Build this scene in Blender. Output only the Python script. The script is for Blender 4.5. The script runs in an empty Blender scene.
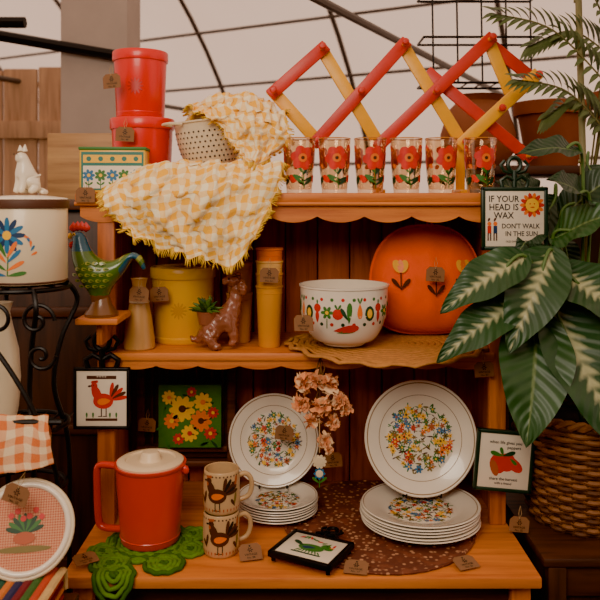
import bpy, bmesh, math, random
from mathutils import Vector, Matrix, noise
random.seed(7)
pi=math.pi; sin=math.sin; cos=math.cos
scn=bpy.context.scene
try: scn.view_settings.look='AgX - Punchy'
except Exception: pass
T=Matrix.Translation
def R(ax,deg): return Matrix.Rotation(math.radians(deg),4,ax)
def lin(c):
    out=[]
    for x in c[:3]:
        x=x/255.0
        out.append(x/12.92 if x<=.04045 else ((x+.055)/1.055)**2.4)
    return (out[0],out[1],out[2],1)
# ---------------------------------------------------------------- materials
def nt(name):
    m=bpy.data.materials.new(name); m.use_nodes=True
    return m,m.node_tree,m.node_tree.nodes['Principled BSDF']
def mixn(t,f,a,b,btype='MIX'):
    n=t.nodes.new('ShaderNodeMix'); n.data_type='RGBA'; n.blend_type=btype
    for i,x in ((0,f),(6,a),(7,b)):
        if isinstance(x,bpy.types.NodeSocket): t.links.new(x,n.inputs[i])
        else: n.inputs[i].default_value=x
    return n.outputs[2]
def mathn(t,op,a,b=None,c=None):
    n=t.nodes.new('ShaderNodeMath'); n.operation=op
    for i,x in enumerate((a,b,c)):
        if x is None: continue
        if isinstance(x,bpy.types.NodeSocket): t.links.new(x,n.inputs[i])
        else: n.inputs[i].default_value=x
    return n.outputs[0]
def noisen(t,scale,coord=None,detail=4,rough=.55,mapscale=None):
    tc=t.nodes.new('ShaderNodeTexCoord'); src=tc.outputs['Object'] if coord is None else coord
    if mapscale:
        mp=t.nodes.new('ShaderNodeMapping'); mp.inputs['Scale'].default_value=mapscale
        t.links.new(src,mp.inputs['Vector']); src=mp.outputs[0]
    n=t.nodes.new('ShaderNodeTexNoise'); n.inputs['Scale'].default_value=scale
    n.inputs['Detail'].default_value=detail; n.inputs['Roughness'].default_value=rough
    t.links.new(src,n.inputs['Vector']); return n.outputs['Fac']
def bumpn(t,b,h,strength,dist=.002):
    n=t.nodes.new('ShaderNodeBump'); n.inputs['Strength'].default_value=strength; n.inputs['Distance'].default_value=dist
    t.links.new(h,n.inputs['Height']); t.links.new(n.outputs[0],b.inputs['Normal'])
def ramp(t,f,stops):
    n=t.nodes.new('ShaderNodeValToRGB'); t.links.new(f,n.inputs[0]); e=n.color_ramp.elements
    while len(e)<len(stops): e.new(.5)
    for i,(p,c) in enumerate(stops): e[i].position=p; e[i].color=c
    return n.outputs[0]
def sc(c,k): return (min(1,c[0]*k),min(1,c[1]*k),min(1,c[2]*k),1)
MC={}
def mat(name,col,rough=.5,var=.18,scale=14,bump=0,metal=0,coat=0,sheen=0,bscale=None):
    if name in MC: return MC[name]
    m,t,b=nt(name); c=lin(col)
    f=noisen(t,scale)
    o=mixn(t,f,sc(c,1-var),sc(c,1+var*.7)); t.links.new(o,b.inputs['Base Color'])
    b.inputs['Roughness'].default_value=rough; b.inputs['Metallic'].default_value=metal
    b.inputs['Coat Weight'].default_value=coat
    if sheen: b.inputs['Sheen Weight'].default_value=sheen
    if bump: bumpn(t,b,noisen(t,bscale or scale*6),bump)
    MC[name]=m; return m
def wood(name,c1,c2,axis=2,rough=.5,scale=6,coat=0):
    m,t,b=nt(name); ms=[9,9,9]; ms[axis]=.7
    f=noisen(t,scale,mapscale=ms,detail=6,rough=.6)
    tc=t.nodes.new('ShaderNodeTexCoord'); mp=t.nodes.new('ShaderNodeMapping')
    m2=[1,1,1]; m2[axis]=.12; mp.inputs['Scale'].default_value=m2
    t.links.new(tc.outputs['Object'],mp.inputs[0])
    w=t.nodes.new('ShaderNodeTexNoise'); w.inputs['Scale'].default_value=14; w.inputs['Distortion'].default_value=1.2
    t.links.new(mp.outputs[0],w.inputs['Vector'])
    a=lin(c1);d=lin(c2)
    o=ramp(t,f,[(.3,d),(.5,sc(a,.85)),(.7,a)])
    o2=mixn(t,ramp(t,w.outputs['Fac'],[(.35,(0,0,0,1)),(.65,(1,1,1,1))]),sc(d,.9),o)
    o3=mixn(t,.45,o,o2)
    t.links.new(o3,b.inputs['Base Color']); b.inputs['Roughness'].default_value=rough; b.inputs['Coat Weight'].default_value=coat
    bumpn(t,b,f,.35,.0015); return m
def gingham(name,ca,cb,n,fuzz=.10):
    m,t,b=nt(name); tc=t.nodes.new('ShaderNodeTexCoord'); s=t.nodes.new('ShaderNodeSeparateXYZ'); t.links.new(tc.outputs['UV'],s.inputs[0])
    fs=[]
    for i in (0,1):
        q=mathn(t,'GREATER_THAN',mathn(t,'FRACT',mathn(t,'MULTIPLY',s.outputs[i],float(n))),.5)
        fs.append(mathn(t,'MULTIPLY',q,.5))
    f=mathn(t,'ADD',fs[0],fs[1]); o=mixn(t,f,lin(ca),lin(cb))
    wv=noisen(t,240,detail=2); o=mixn(t,mathn(t,'MULTIPLY',wv,fuzz),o,lin(ca))
    t.links.new(o,b.inputs['Base Color']); b.inputs['Roughness'].default_value=.95
    bumpn(t,b,noisen(t,300),.6,.002); return m
def leafmat(name,white=True,base=(38,78,42)):
    m,t,b=nt(name); tc=t.nodes.new('ShaderNodeTexCoord'); s=t.nodes.new('ShaderNodeSeparateXYZ'); t.links.new(tc.outputs['UV'],s.inputs[0])
    mid=mathn(t,'MULTIPLY',mathn(t,'ABSOLUTE',mathn(t,'SUBTRACT',s.outputs[0],.5)),2.0)
    ph=mathn(t,'SUBTRACT',mathn(t,'MULTIPLY',s.outputs[1],70.),mathn(t,'MULTIPLY',mid,14.))
    vein=mathn(t,'SINE',ph)
    g=lin(base); gc=mixn(t,noisen(t,9),sc(g,.6),sc(g,1.5))
    if white:
        nz=noisen(t,26)
        v=mathn(t,'ADD',mid,mathn(t,'MULTIPLY',vein,-.12)); v=mathn(t,'ADD',v,mathn(t,'MULTIPLY',mathn(t,'SUBTRACT',nz,.5),-.5))
        k=mathn(t,'ADD',v,mathn(t,'MULTIPLY',s.outputs[1],.22))
        w=ramp(t,k,[(.10,(1,1,1,1)),(.38,(0,0,0,1))])
        gc=mixn(t,mathn(t,'MULTIPLY',w,.72),gc,lin((200,200,150)))
    else:
        w=ramp(t,mid,[(.02,(1,1,1,1)),(.07,(0,0,0,1))]); gc=mixn(t,mathn(t,'MULTIPLY',w,.5),gc,lin((130,150,90)))
    t.links.new(gc,b.inputs['Base Color']); b.inputs['Roughness'].default_value=.42
    bumpn(t,b,vein,.35,.003); return m
def cheapglass(name,col=(.97,.88,.76,1)):
    m=bpy.data.materials.new(name); m.use_nodes=True; t=m.node_tree; t.nodes.clear()
    o=t.nodes.new('ShaderNodeOutputMaterial'); tr=t.nodes.new('ShaderNodeBsdfTransparent'); tr.inputs[0].default_value=col
    gl=t.nodes.new('ShaderNodeBsdfGlossy'); gl.inputs['Roughness'].default_value=.06; gl.inputs[0].default_value=(1,.95,.9,1)
    lw=t.nodes.new('ShaderNodeLayerWeight'); lw.inputs[0].default_value=.35
    mx=t.nodes.new('ShaderNodeMixShader'); 
    f=mathn(t,'ADD',mathn(t,'MULTIPLY',lw.outputs['Facing'],.45),.05)
    t.links.new(f,mx.inputs[0]); t.links.new(tr.outputs[0],mx.inputs[1]); t.links.new(gl.outputs[0],mx.inputs[2]); t.links.new(mx.outputs[0],o.inputs[0]); return m
# ---------------------------------------------------------------- mesh builder
class B:
    def __init__(s): s.v=[];s.f=[];s.m=[];s.sm=[];s.uv=[];s.mats=[]
    def mi(s,mt):
        if mt not in s.mats: s.mats.append(mt)
        return s.mats.index(mt)
    def add(s,vs,fs,mt,M=None,smooth=True,uv=None):
        o=len(s.v)
        for p in vs:
            p=Vector(p); s.v.append(M@p if M is not None else p)
        s.uv+= list(uv) if uv else [(0,0)]*len(vs)
        fn=callable(mt)
        if not fn: k=s.mi(mt)
        for f in fs:
            if fn:
                c=Vector((0,0,0))
                for i in f: c+=Vector(vs[i])
                k=s.mi(mt(c/len(f)))
            s.f.append([i+o for i in f]); s.m.append(k); s.sm.append(smooth)
    def box(s,c,size,mt,M=None,bev=.002,seg=2):
        bm=bmesh.new(); bmesh.ops.create_cube(bm,size=1)
        bmesh.ops.scale(bm,vec=size,verts=bm.verts)
        if bev: bmesh.ops.bevel(bm,geom=bm.edges[:],offset=bev,segments=seg,affect='EDGES',profile=.5)
        bm.verts.index_update()
        MM=T(c) if M is None else M@T(c)
        s.add([v.co.copy() for v in bm.verts],[[v.index for v in f.verts] for f in bm.faces],mt,MM); bm.free()
    def rbox(s,x0,x1,y0,y1,z0,z1,mt,bev=.002):
        s.box(((x0+x1)/2,(y0+y1)/2,(z0+z1)/2),(x1-x0,y1-y0,z1-z0),mt,bev=bev)
    def lathe(s,prof,mt,M=None,n=48,sx=1,sy=1):
        vs=[];rings=[]
        for r,z in prof:
            if abs(r)<1e-5: rings.append([len(vs)]*n); vs.append((0,0,z))
            else:
                rings.append(list(range(len(vs),len(vs)+n)))
                for j in range(n): a=2*pi*j/n; vs.append((r*cos(a)*sx,r*sin(a)*sy,z))
        fs=[]
        for i in range(len(prof)-1):
            a,b2=rings[i],rings[i+1]
            for j in range(n):
                k=(j+1)%n; q=[]
                for x in (a[j],a[k],b2[k],b2[j]):
                    if x not in q: q.append(x)
                if len(q)>2: fs.append(q)
        s.add(vs,fs,mt,M)
    def tube(s,pts,r,mt,n=8,M=None,closed=False,flat=1):
        P=[Vector(p) for p in pts]; L=len(P)
        rs=r if isinstance(r,(list,tuple)) else [r]*L
        vs=[];up=None
        for i in range(L):
            if closed: tg=P[(i+1)%L]-P[i-1]
            else: tg=P[min(i+1,L-1)]-P[max(i-1,0)]
            if tg.length<1e-9: tg=Vector((0,0,1))
            tg.normalize()
            if up is None:
                up=Vector((0,0,1)) if abs(tg.z)<.9 else Vector((0,1,0))
            up=(up-tg*up.dot(tg))
            if up.length<1e-6: up=tg.orthogonal()
            up.normalize(); sd=tg.cross(up)
            for j in range(n):
                a=2*pi*j/n; vs.append(P[i]+sd*cos(a)*rs[i]+up*sin(a)*rs[i]*flat)
        fs=[]
        for i in range(L if closed else L-1):
            i2=(i+1)%L
            for j in range(n):
                k=(j+1)%n; fs.append([i*n+j,i*n+k,i2*n+k,i2*n+j])
        if not closed: fs.append(list(range(n))[::-1]); fs.append(list(range((L-1)*n,L*n)))
        s.add(vs,fs,mt,M)
    def poly(s,pts,mf,mt,lay=0,rings=2,M=None):
        cx=sum(p[0] for p in pts)/len(pts); cy=sum(p[1] for p in pts)/len(pts); off=.0005+.0004*lay
        n=len(pts); vs=[mf(cx,cy,off)]; fs=[]
        for q in range(1,rings+1):
            k=q/rings
            for p in pts: vs.append(mf(cx+(p[0]-cx)*k,cy+(p[1]-cy)*k,off))
        for j in range(n): fs.append([0,1+j,1+(j+1)%n])
        for q in range(rings-1):
            for j in range(n):
                k=(j+1)%n; fs.append([1+q*n+j,1+(q+1)*n+j,1+(q+1)*n+k,1+q*n+k])
        s.add(vs,fs,mt,M)
    def text(s,txt,size,mf,mt,cx=0,cy=0,lay=1,M=None,sx=1):
        cu=bpy.data.curves.new('t','FONT'); cu.body=txt; cu.size=size; cu.align_x='CENTER'; cu.align_y='CENTER'; cu.resolution_u=2; cu.offset=size*.012
        ob=bpy.data.objects.new('t',cu); scn.collection.objects.link(ob)
        dg=bpy.context.evaluated_depsgraph_get(); me=bpy.data.meshes.new_from_object(ob.evaluated_get(dg))
        off=.0005+.0004*lay
        s.add([mf(v.co.x*sx+cx,v.co.y+cy,off) for v in me.vertices],[list(p.vertices) for p in me.polygons],mt,M,smooth=False)
        bpy.data.objects.remove(ob); bpy.data.curves.remove(cu); bpy.data.meshes.remove(me)
    def skin(s,nodes,edges,mt,sub=2,M=None,disp=0,dsc=60):
        me=bpy.data.meshes.new('k'); me.from_pydata([n[:3] for n in nodes],edges,[])
        ob=bpy.data.objects.new('k',me); scn.collection.objects.link(ob)
        ob.modifiers.new('s','SKIN')
        for i,n in enumerate(nodes):
            r=n[3]; r2=n[4] if len(n)>4 else r
            me.skin_vertices[0].data[i].radius=(r,r2); me.skin_vertices[0].data[i].use_root=(i==0)
        u=ob.modifiers.new('u','SUBSURF'); u.levels=sub; u.render_levels=sub
        dg=bpy.context.evaluated_depsgraph_get(); dg.update(); m2=bpy.data.meshes.new_from_object(ob.evaluated_get(dg))
        vs=[]
        for v in m2.vertices:
            p=v.co.copy()
            if disp: p+=v.normal*disp*noise.noise(p*dsc)
            vs.append(p)
        s.add(vs,[list(p.vertices) for p in m2.polygons],mt,M)
        bpy.data.objects.remove(ob); bpy.data.meshes.remove(me); bpy.data.meshes.remove(m2)
    def grid(s,pts,nu,nv,mt,uvs=None,M=None):
        fs=[[i*nu+j,i*nu+j+1,(i+1)*nu+j+1,(i+1)*nu+j] for i in range(nv-1) for j in range(nu-1)]
        s.add(pts,fs,mt,M,uv=uvs)
    def build(s,name,loc=(0,0,0),rot=(0,0,0),sharp=40,scale=1):
        me=bpy.data.meshes.new(name); me.from_pydata([tuple(v*scale) for v in s.v],[],s.f)
        for m in s.mats: me.materials.append(m)
        me.polygons.foreach_set('material_index',s.m); me.polygons.foreach_set('use_smooth',s.sm)
        ul=me.uv_layers.new(name='UVMap'); vi=[0]*len(me.loops); me.loops.foreach_get('vertex_index',vi)
        flat=[]
        for i in vi: flat+=s.uv[i]
        ul.data.foreach_set('uv',flat)
        me.validate(); me.update()
        try: me.set_sharp_from_angle(angle=math.radians(sharp))
        except Exception: pass
        ob=bpy.data.objects.new(name,me); ob.location=loc; ob.rotation_euler=[math.radians(a) for a in rot]
        scn.collection.objects.link(ob); return ob
# 2d maps
def front(y0=0): return lambda u,v,o: Vector((u,y0-o,v))
def top(z0=0): return lambda u,v,o: Vector((u,v,z0+o))
def cyl(rf): 
    def f(u,v,o):
        r=rf(v); a=u/r; return Vector(((r+o)*sin(a),-(r+o)*cos(a),v))
    return f
def circ(cx,cy,r,n=16,ry=None): ry=ry or r; return [(cx+r*cos(2*pi*i/n),cy+ry*sin(2*pi*i/n)) for i in range(n)]
def petal(cx,cy,L,w,ang,n=14,pw=1.0):
    a=math.radians(ang); out=[]
    for i in range(n):
        t=2*pi*i/n; x=L/2*(1-cos(t)); y=w/2*sin(t)*(sin(t/2)**pw if pw else 1)
        out.append((cx+x*cos(a)-y*sin(a),cy+x*sin(a)+y*cos(a)))
    return out
def rect(cx,cy,w,h,ang=0):
    a=math.radians(ang); return [(cx+x*cos(a)-y*sin(a),cy+x*sin(a)+y*cos(a)) for x,y in ((-w/2,-h/2),(0,-h/2),(w/2,-h/2),(w/2,0),(w/2,h/2),(0,h/2),(-w/2,h/2),(-w/2,0))]
def flower(b,mf,cx,cy,r,n,mp,mc,rc=.28,lay=0,w=.6,a0=0,M=None):
    for i in range(n): b.poly(petal(cx,cy,r,r*w,a0+360*i/n,10,.5),mf,mp,lay+ (i%2)*.4,M=M)
    b.poly(circ(cx,cy,r*rc,10),mf,mc,lay+1.5,M=M)
def crom(p,t):
    n=len(p)-1; x=t*n; i=min(int(x),n-1); f=x-i
    a=p[max(i-1,0)];b=p[i];c=p[i+1];d=p[min(i+2,n)]
    return (b*2+(c-a)*f+(a*2-b*5+c*4-d)*f*f+(b*3-a-c*3+d)*f*f*f)*.5
def sheet(b,rows,nu,nv,mt,amp=.008,fr=22,uvs=1.0,fringe=None,seed=0):
    rows=[[Vector(p) for p in r] for r in rows]; pts=[];uv=[]
    for i in range(nv):
        t=i/(nv-1); 
        row=[crom([r[k] for r in rows],t) for k in range(len(rows[0]))]
        for j in range(nu):
            u=j/(nu-1); p=crom(row,u)
            n1=noise.noise(Vector((u*6+seed,t*2.5,seed))); n2=noise.noise(Vector((p.x*fr+seed,p.z*fr*.6+p.y*fr,3.1+seed)))
            n3=noise.noise(Vector((p.x*fr*2.5,p.z*fr*2.5,9+seed)))
            p=p+Vector((n3*amp*.6,(n1+n2*.9)*amp*1.6-abs(n2)*amp,n2*amp+n3*amp*.5)); pts.append(p); uv.append((u*uvs+n2*.02,t*uvs*.85+n1*.02))
    b.grid(pts,nu,nv,mt,uv)
    if fringe:
        def fr_(p,d):
            q=p+d*.014+Vector((random.uniform(-.004,.004),random.uniform(-.003,.003),-.004)); b.tube([p,(p+q)/2+Vector((0,-.001,0)),q],.0010,fringe,4)
        for j in range(0,nu,1):
            fr_(pts[(nv-1)*nu+j],(pts[(nv-1)*nu+j]-pts[(nv-2)*nu+j]).normalized())
        for i in range(nv):
            fr_(pts[i*nu],(pts[i*nu]-pts[i*nu+1]).normalized()); fr_(pts[i*nu+nu-1],(pts[i*nu+nu-1]-pts[i*nu+nu-2]).normalized())
    return pts
# ---------------------------------------------------------------- palette
pineX=wood('pine_x',(236,142,58),(184,92,32),0); pineY=wood('pine_y',(228,136,56),(176,88,32),1); pineZ=wood('pine_z',(222,124,50),(156,76,28),2)
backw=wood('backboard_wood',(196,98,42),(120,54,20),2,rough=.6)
darkw=wood('dark_wood',(92,54,34),(48,28,18),0,rough=.55); darkwz=wood('dark_wood_z',(80,48,30),(40,24,15),2)
red=mat('red_plastic',(232,30,12),.32,.06,coat=.2); red2=mat('red_enamel',(216,46,20),.3,.07,coat=.25)
orange=mat('orange_fabric',(255,92,14),.9,.1,60,.4); yellow=mat('yellow_plastic',(236,176,20),.35,.07)
slatr=mat('red_paint_wood',(206,42,22),.4,.2,30,.2); slaty=mat('yellow_paint_wood',(246,176,6),.4,.2,30,.2)
white=mat('white_glaze',(238,228,208),.22,.05,coat=.4); cream=mat('cream_enamel',(226,208,174),.35,.08,coat=.2)
white2=mat('tile_white',(238,226,202),.25,.05)
black=mat('black_iron',(24,21,20),.45,.3,40,.2,metal=.4); green=mat('leaf_green_ink',(58,118,44),.5,.15); dgreen=mat('dark_green_ink',(24,66,38),.5,.1)
rink=mat('red_ink',(206,32,20),.45,.1); oink=mat('orange_ink',(240,118,24),.45,.1); yink=mat('yellow_ink',(248,190,36),.45,.1)
bink=mat('blue_ink',(36,112,156),.45,.1); dbink=mat('navy_ink',(28,56,94),.45,.1); kink=mat('brown_ink',(78,42,24),.6,.1); blk=mat('black_ink',(28,22,20),.6,.05)
tanc=mat('tan_ceramic',(196,146,80),.4,.12,coat=.2); kraft=mat('kraft_paper',(144,100,66),.9,.15,50,.2)
string=mat('twine',(196,160,110),.95,.1); straw=mat('straw',(194,132,64),.85,.45,80,.8)
browncer=mat('brown_ceramic',(152,90,66),.3,.3,18,coat=.3)
# ================================================================= GREENHOUSE SHELL
def gh():
    ax=R('Z',-28)
    cov=bpy.data.materials.new('tunnel_film'); cov.use_nodes=True; t=cov.node_tree; t.nodes.clear()
    o=t.nodes.new('ShaderNodeOutputMaterial'); tr=t.nodes.new('ShaderNodeBsdfTransparent'); tr.inputs[0].default_value=(1,.93,.86,1)
    tl=t.nodes.new('ShaderNodeBsdfTranslucent'); f=noisen(t,1.3); t.links.new(mixn(t,f,(.75,.50,.36,1),(.95,.82,.70,1)),tl.inputs[0])
    mx=t.nodes.new('ShaderNodeMixShader'); mx.inputs[0].default_value=.35
    t.links.new(tr.outputs[0],mx.inputs[1]); t.links.new(tl.outputs[0],mx.inputs[2]); t.links.new(mx.outputs[0],o.inputs[0])
    C=T((0,2.2,0))@ax
    def arc(x,a,r=3.9): return Vector((x,r*cos(a),.3+r*.95*sin(a)))
    b=B(); nx,na=20,32; pts=[C@arc(-8+16*i/(nx-1),pi*j/(na-1)) for j in range(na) for i in range(nx)]
    b.grid(pts,nx,na,cov); b.build('ceiling')
    steel=mat('dark_steel',(92,80,72),.5,.2,metal=.3)
    b=B()
    for x in [-7+1.15*i for i in range(13)]:
        b.tube([C@arc(x,pi*j/40,3.86) for j in range(41)],.018,steel,8)
    for a in (.42,.62,.75,1.1,1.57,2.0,2.5): b.tube([C@arc(-8,a,3.84),C@arc(8,a,3.84)],.012,steel,8)
    for x in (-4.7,-2.4,-.1,2.2): b.tube([C@arc(x,.55,3.8),C@arc(x,2.6,3.8)],.016,steel,8)
    b.build('greenhouse_frame')
gh()
b=B(); fl=mat('floor_earth',(80,56,40),.95,.4,3,.5,bscale=40); b.box((0,2,-.05),(14,12,.1),fl,bev=0); b.build('floor')
b=B(); fence=wood('weathered_planks',(208,166,128),(158,116,84),2,rough=.9)
for i in range(14):
    b.box((-3.6+i*.2,4.3,1.12),(.19,.03,2.24+.02*(i%3)),fence,bev=.004)
b.box((-2.3,4.27,1.9),(2.8,.03,.1),fence)
b.build('wall_back')
b=B()
for i in range(24): b.rbox(-3.6+.3*i,-3.305+.3*i,-1.25,-1.2,0,2.3,darkwz,0)
b.build('fill_blocker_wall')  # unseen plank wall added behind the camera to cut front fill light
b=B(); gw=mat('whitewashed_post',(178,162,150),.85,.15,8,.2); b.rbox(-.96,-.69,3.0,3.25,0,3.6,gw,.01)
b.rbox(-.98,-.67,2.98,3.27,0,.15,gw,.01); b.build('support_post')
b=B(); 
b.tube([(-2.2,2.95,2.32),(-.6,2.97,2.05)],.022,black); b.tube([(-2.2,2.6,2.12),(-.96,2.62,2.12)],.02,black); b.tube([(-1.6,2.8,0),(-1.6,2.8,2.25)],.022,black)
b.build('pipe_frame')
b=B(); b.rbox(-1.5,-.55,2.25,2.65,0,1.47,darkwz,.006); 
for z in (.4,.8,1.15): b.rbox(-1.5,-.55,2.235,2.25,z,z+.03,darkw,.003)
for x in (-1.02,): b.rbox(x-.02,x+.02,2.233,2.25,0,1.47,darkwz,.003)
b.rbox(-1.53,-.53,2.22,2.67,1.47,1.50,darkw,.004); b.build('storage_cabinet')
b=B(); pl=wood('pale_wood',(206,164,108),(160,116,70),0)
x0,x1,y0,y1,z0,z1=-.775,-.575,2.3,2.5,1.502,1.705
b.rbox(x0,x1,y0,y0+.012,z0,z1,pl); b.rbox(x0,x1,y1-.012,y1,z0,z1,pl); b.rbox(x0,x0+.012,y0+.012,y1-.012,z0,z1,pl); b.rbox(x1-.012,x1,y0+.012,y1-.012,z0,z1,pl); b.rbox(x0+.012,x1-.012,y0+.012,y1-.012,z0,z0+.012,pl)
b.build('wooden_box')
b=B()
b.rbox(.62,2.3,2.75,2.78,0,1.5,darkwz,.004); 
for x in (.64,1.3,2.2): b.rbox(x-.03,x+.03,2.4,2.75,0,1.58,darkwz,.004)
for z in (.35,.85,1.58): b.rbox(.6,2.3,2.38,2.78,z,z+.03,darkw,.004)
b.build('shelving_unit')
terra=mat('terracotta',(146,82,54),.85,.25,10,.3)
def pot(x,y,z,r,h,name='terracotta_pot'):
    b=B(); b.lathe([(0,0),(r*.66,0),(r*.9,h*.8),(r*1.02,h*.8),(r*1.04,h),(r*.94,h),(r*.9,h*.85),(0,h*.84)],terra); b.build(name,(x,y,z))
pot(.86,2.56,1.6105,.125,.22); pot(1.14,2.58,1.6105,.13,.26); pot(.95,2.5,.8805,.11,.2)
b=B(); b.lathe([(0,0),(.08,0),(.12,.05),(.125,.11),(.1,.19),(.07,.22),(.085,.24),(.075,.24),(.06,.22),(0,.2)],terra); b.build('clay_jar',(.60,2.53,1.6105))
b=B()
for i in range(5):
    x=.40+.075*i; b.tube([(x,2.3,2.45),(x+.01,2.3,1.86)],.003,black,6)
for z in (1.86,2.0,2.14): 
    b.tube([(.38,2.3,z),(.74,2.3,z)],.004,black,6); b.tube([(.38,2.42,z),(.74,2.42,z)],.004,black,6)
    b.tube([(.38,2.3,z),(.38,2.42,z)],.004,black,6); b.tube([(.74,2.3,z),(.74,2.42,z)],.004,black,6)
for i in range(9): b.tube([(.38+.045*i,2.3,1.86),(.38+.045*i,2.42,1.86)],.0025,black,5)
for x in (.38,.74): b.tube([(x,2.36,2.14),(.56,2.36,2.6),(.56,2.36,3.6)],.004,black,6)
b.build('hanging_wire_rack')
# ================================================================= HUTCH
b=B()
XL,XR=-.487,.495
b.rbox(XL-.008,XR+.006,1.55,2.10,.695,.719,pineX,.004)
b.rbox(XL+.05,XR-.05,1.600,1.612,.58,.695,darkw)
for x in (XL+.01,XR-.05): 
    b.rbox(x,x+.04,1.575,1.615,0,.695,pineZ); b.rbox(x,x+.04,2.05,2.09,0,.695,pineZ)
b.rbox(XL+.012,XL+.03,1.615,2.05,.03,.695,darkwz); b.rbox(XR-.03,XR-.012,1.615,2.05,.03,.695,darkwz)
b.rbox(XL+.05,XR-.05,1.6,2.05,.20,.22,pineX); b.rbox(XL+.05,XR-.05,2.055,2.07,.03,.695,darkwz)
b.rbox(XL,XL+.042,1.80,1.822,.719,1.495,pineZ,.004); b.rbox(XR-.04,XR,1.80,1.822,.719,1.495,pineZ,.004)
b.rbox(XL+.002,XL+.02,1.822,2.08,.719,1.495,pineZ); b.rbox(XR-.02,XR-.002,1.822,2.08,.719,1.495,pineZ)
n=11; w=(XR-XL)/n
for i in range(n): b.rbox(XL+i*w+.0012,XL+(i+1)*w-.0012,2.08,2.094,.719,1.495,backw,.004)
b.rbox(XL,XR,2.094,2.10,.719,1.495,darkwz,0)
b.rbox(XL+.03,XR-.03,1.79,2.08,1.115,1.135,pineX,.005)
b.rbox(XL-.05,XR-.005,1.785,2.10,1.495,1.517,pineX,.005)
def fascia(x0,x1,zt,zb,amp,per,y,th,mt):
    N=220; vs=[]
    for i in range(N+1):
        x=x0+(x1-x0)*i/N; z=zb-amp*abs(sin(pi*(x-x0)/per))**.7
        vs+=[(x,y,zt),(x,y,z),(x,y+th,z),(x,y+th,zt)]
    fs=[]
    for i in range(N):
        a=i*4;c=a+4
        for k in range(4): fs.append([a+k,a+(k+1)%4,c+(k+1)%4,c+k])
    fs+=[[0,1,2,3],[N*4+3,N*4+2,N*4+1,N*4]]
    b.add(vs,fs,mt,smooth=True)
per=(XR-XL+.04)/9
fascia(XL-.04,XR-.012,1.495,1.462,.016,per,1.797,.018,pineX)
fascia(XL+.042,XR-.04,1.115,1.103,.009,.1,1.797,.016,pineX)
b.tube([(XL-.05,1.787,1.491),(XR-.006,1.787,1.491)],.005,pineX,8)
b.build('wooden_hutch',sharp=30)
# ================================================================= TOP SHELF ITEMS
ZT=1.5175; ZM=1.1355; ZC=.7195
def canister(name,loc,r,h,mt,lidmt,taper=.9):
    b=B(); rb=r*taper
    b.lathe([(0,0),(rb*.94,0),(rb,.006),(r*.985,h*.86),(r*.985,h*.87),(0,h*.87)],mt,n=64)
    b.lathe([(r*.96,h*.855),(r*1.03,h*.855),(r*1.045,h*.875),(r*1.045,h*.985),(r*1.02,h),(r*.95,h),(r*.93,h*.975),(r*.5,h*.97),(r*.3,h*.975),(r*.28,h*.99),(0,h*.99)],lidmt,n=64)
    for k in range(24):
        a=2*pi*k/24; b.tube([(r*.3*cos(a),r*.3*sin(a),h*.975),(r*.92*cos(a),r*.92*sin(a),h*.978)],.0016,lidmt,5)
    mf=cyl(lambda v: rb+(r*.985-rb)*min(1,max(0,v/(h*.86)))); 
    emb=mat('emboss_'+mt.name,(190,26,12) if mt==red else (205,146,16),.4,.05)
    for k in range(12):
        b.poly(petal(0,h*.45,.022,.006,30*k,8,.3),mf,emb,0)
    b.lathe([(rb*1.0,.012),(rb*1.012,.015),(rb*1.0,.018)],mt,n=64)
    return b.build(name,loc)
canister('plastic_canister',(-.414,1.97,ZT),.080,.194,red,red)
canister('plastic_canister',(-.419,1.97,ZT+.1945),.069,.174,red,red)
b=B(); tinb=mat('tin_teal',(34,116,100),.35,.1); tiny=mat('tin_yellow',(230,180,52),.35,.1)
W,H,D=.158,.105,.07
b.box((0,0,H/2),(W,D,H),tiny,bev=.004); mf=front(-D/2)
b.poly(rect(0,H*.5,W*.94,H*.88),mf,tinb,0); b.poly(rect(0,H*.36,W*.88,H*.52),mf,white2,1); b.poly(rect(0,H*.78,W*.88,H*.18),mf,yink,1)
for i in range(5):
    flower(b,mf,-.056+.028*i,H*.4,.015,7,bink if i%2==0 else green,yink,lay=2); b.poly(rect(-.056+.028*i,H*.2,.002,.02),mf,green,2)
    b.poly(petal(-.056+.028*i,H*.17,.012,.006,40),mf,green,2); b.poly(petal(-.056+.028*i,H*.17,.012,.006,140),mf,green,2)
    b.poly(circ(-.056+.028*i,H*.78,.006,10),mf,tinb,2)
b.box((0,0,H+.002),(W+.004,D+.004,.008),green,bev=.002)
b.build('floral_tin_box',(-.455,1.845,ZT),(0,0,4))
b=B(); r=.083;h=.125
prof=[(0,0),(r*.5,0),(r*.52,.008)]+[(r*(.52+.46*sin(pi/2*k/10)),.008+(h-.02)*(1-cos(pi/2*k/10))) for k in range(1,11)]+[(r*.99,h),(r*1.05,h+.002),(r*1.05,h+.006),(r*.97,h+.005)]
inner=[(p[0]*.97,p[1]+.003) for p in prof[2:13]][::-1]
b.lathe(prof+inner+[(0,.011)],cream,n=56)
hole=mat('colander_hole',(60,42,30),.9,.1)
def colr(v):
    v=min(max(v,.009),h-.013); k=math.acos(max(-1,1-(v-.008)/(h-.02))); return r*(.52+.46*sin(k))
for i in range(7):
    z=.028+i*.0125; nn=40
    for j in range(nn):
        a=2*pi*(j+.5*(i%2))/nn; rr=colr(z); b.poly(circ(0,0,.0024,8),lambda u,v,o,z=z,rr=rr,a=a: Vector(((colr(z+v)+.0012+o)*sin(a+u/rr),-(colr(z+v)+.0012+o)*cos(a+u/rr),z+v)),hole,0,1)
for sg in (-1,1):
    b.tube([(sg*(r*1.02),-.03,h),(sg*(r+.028),-.02,h+.004),(sg*(r+.032),0,h+.004),(sg*(r+.028),.02,h+.004),(sg*(r*1.02),.03,h)],.004,cream,8)
b.build('enamel_colander',(-.224,1.945,1.572),(0,-8,35),scale=1.04)
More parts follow.
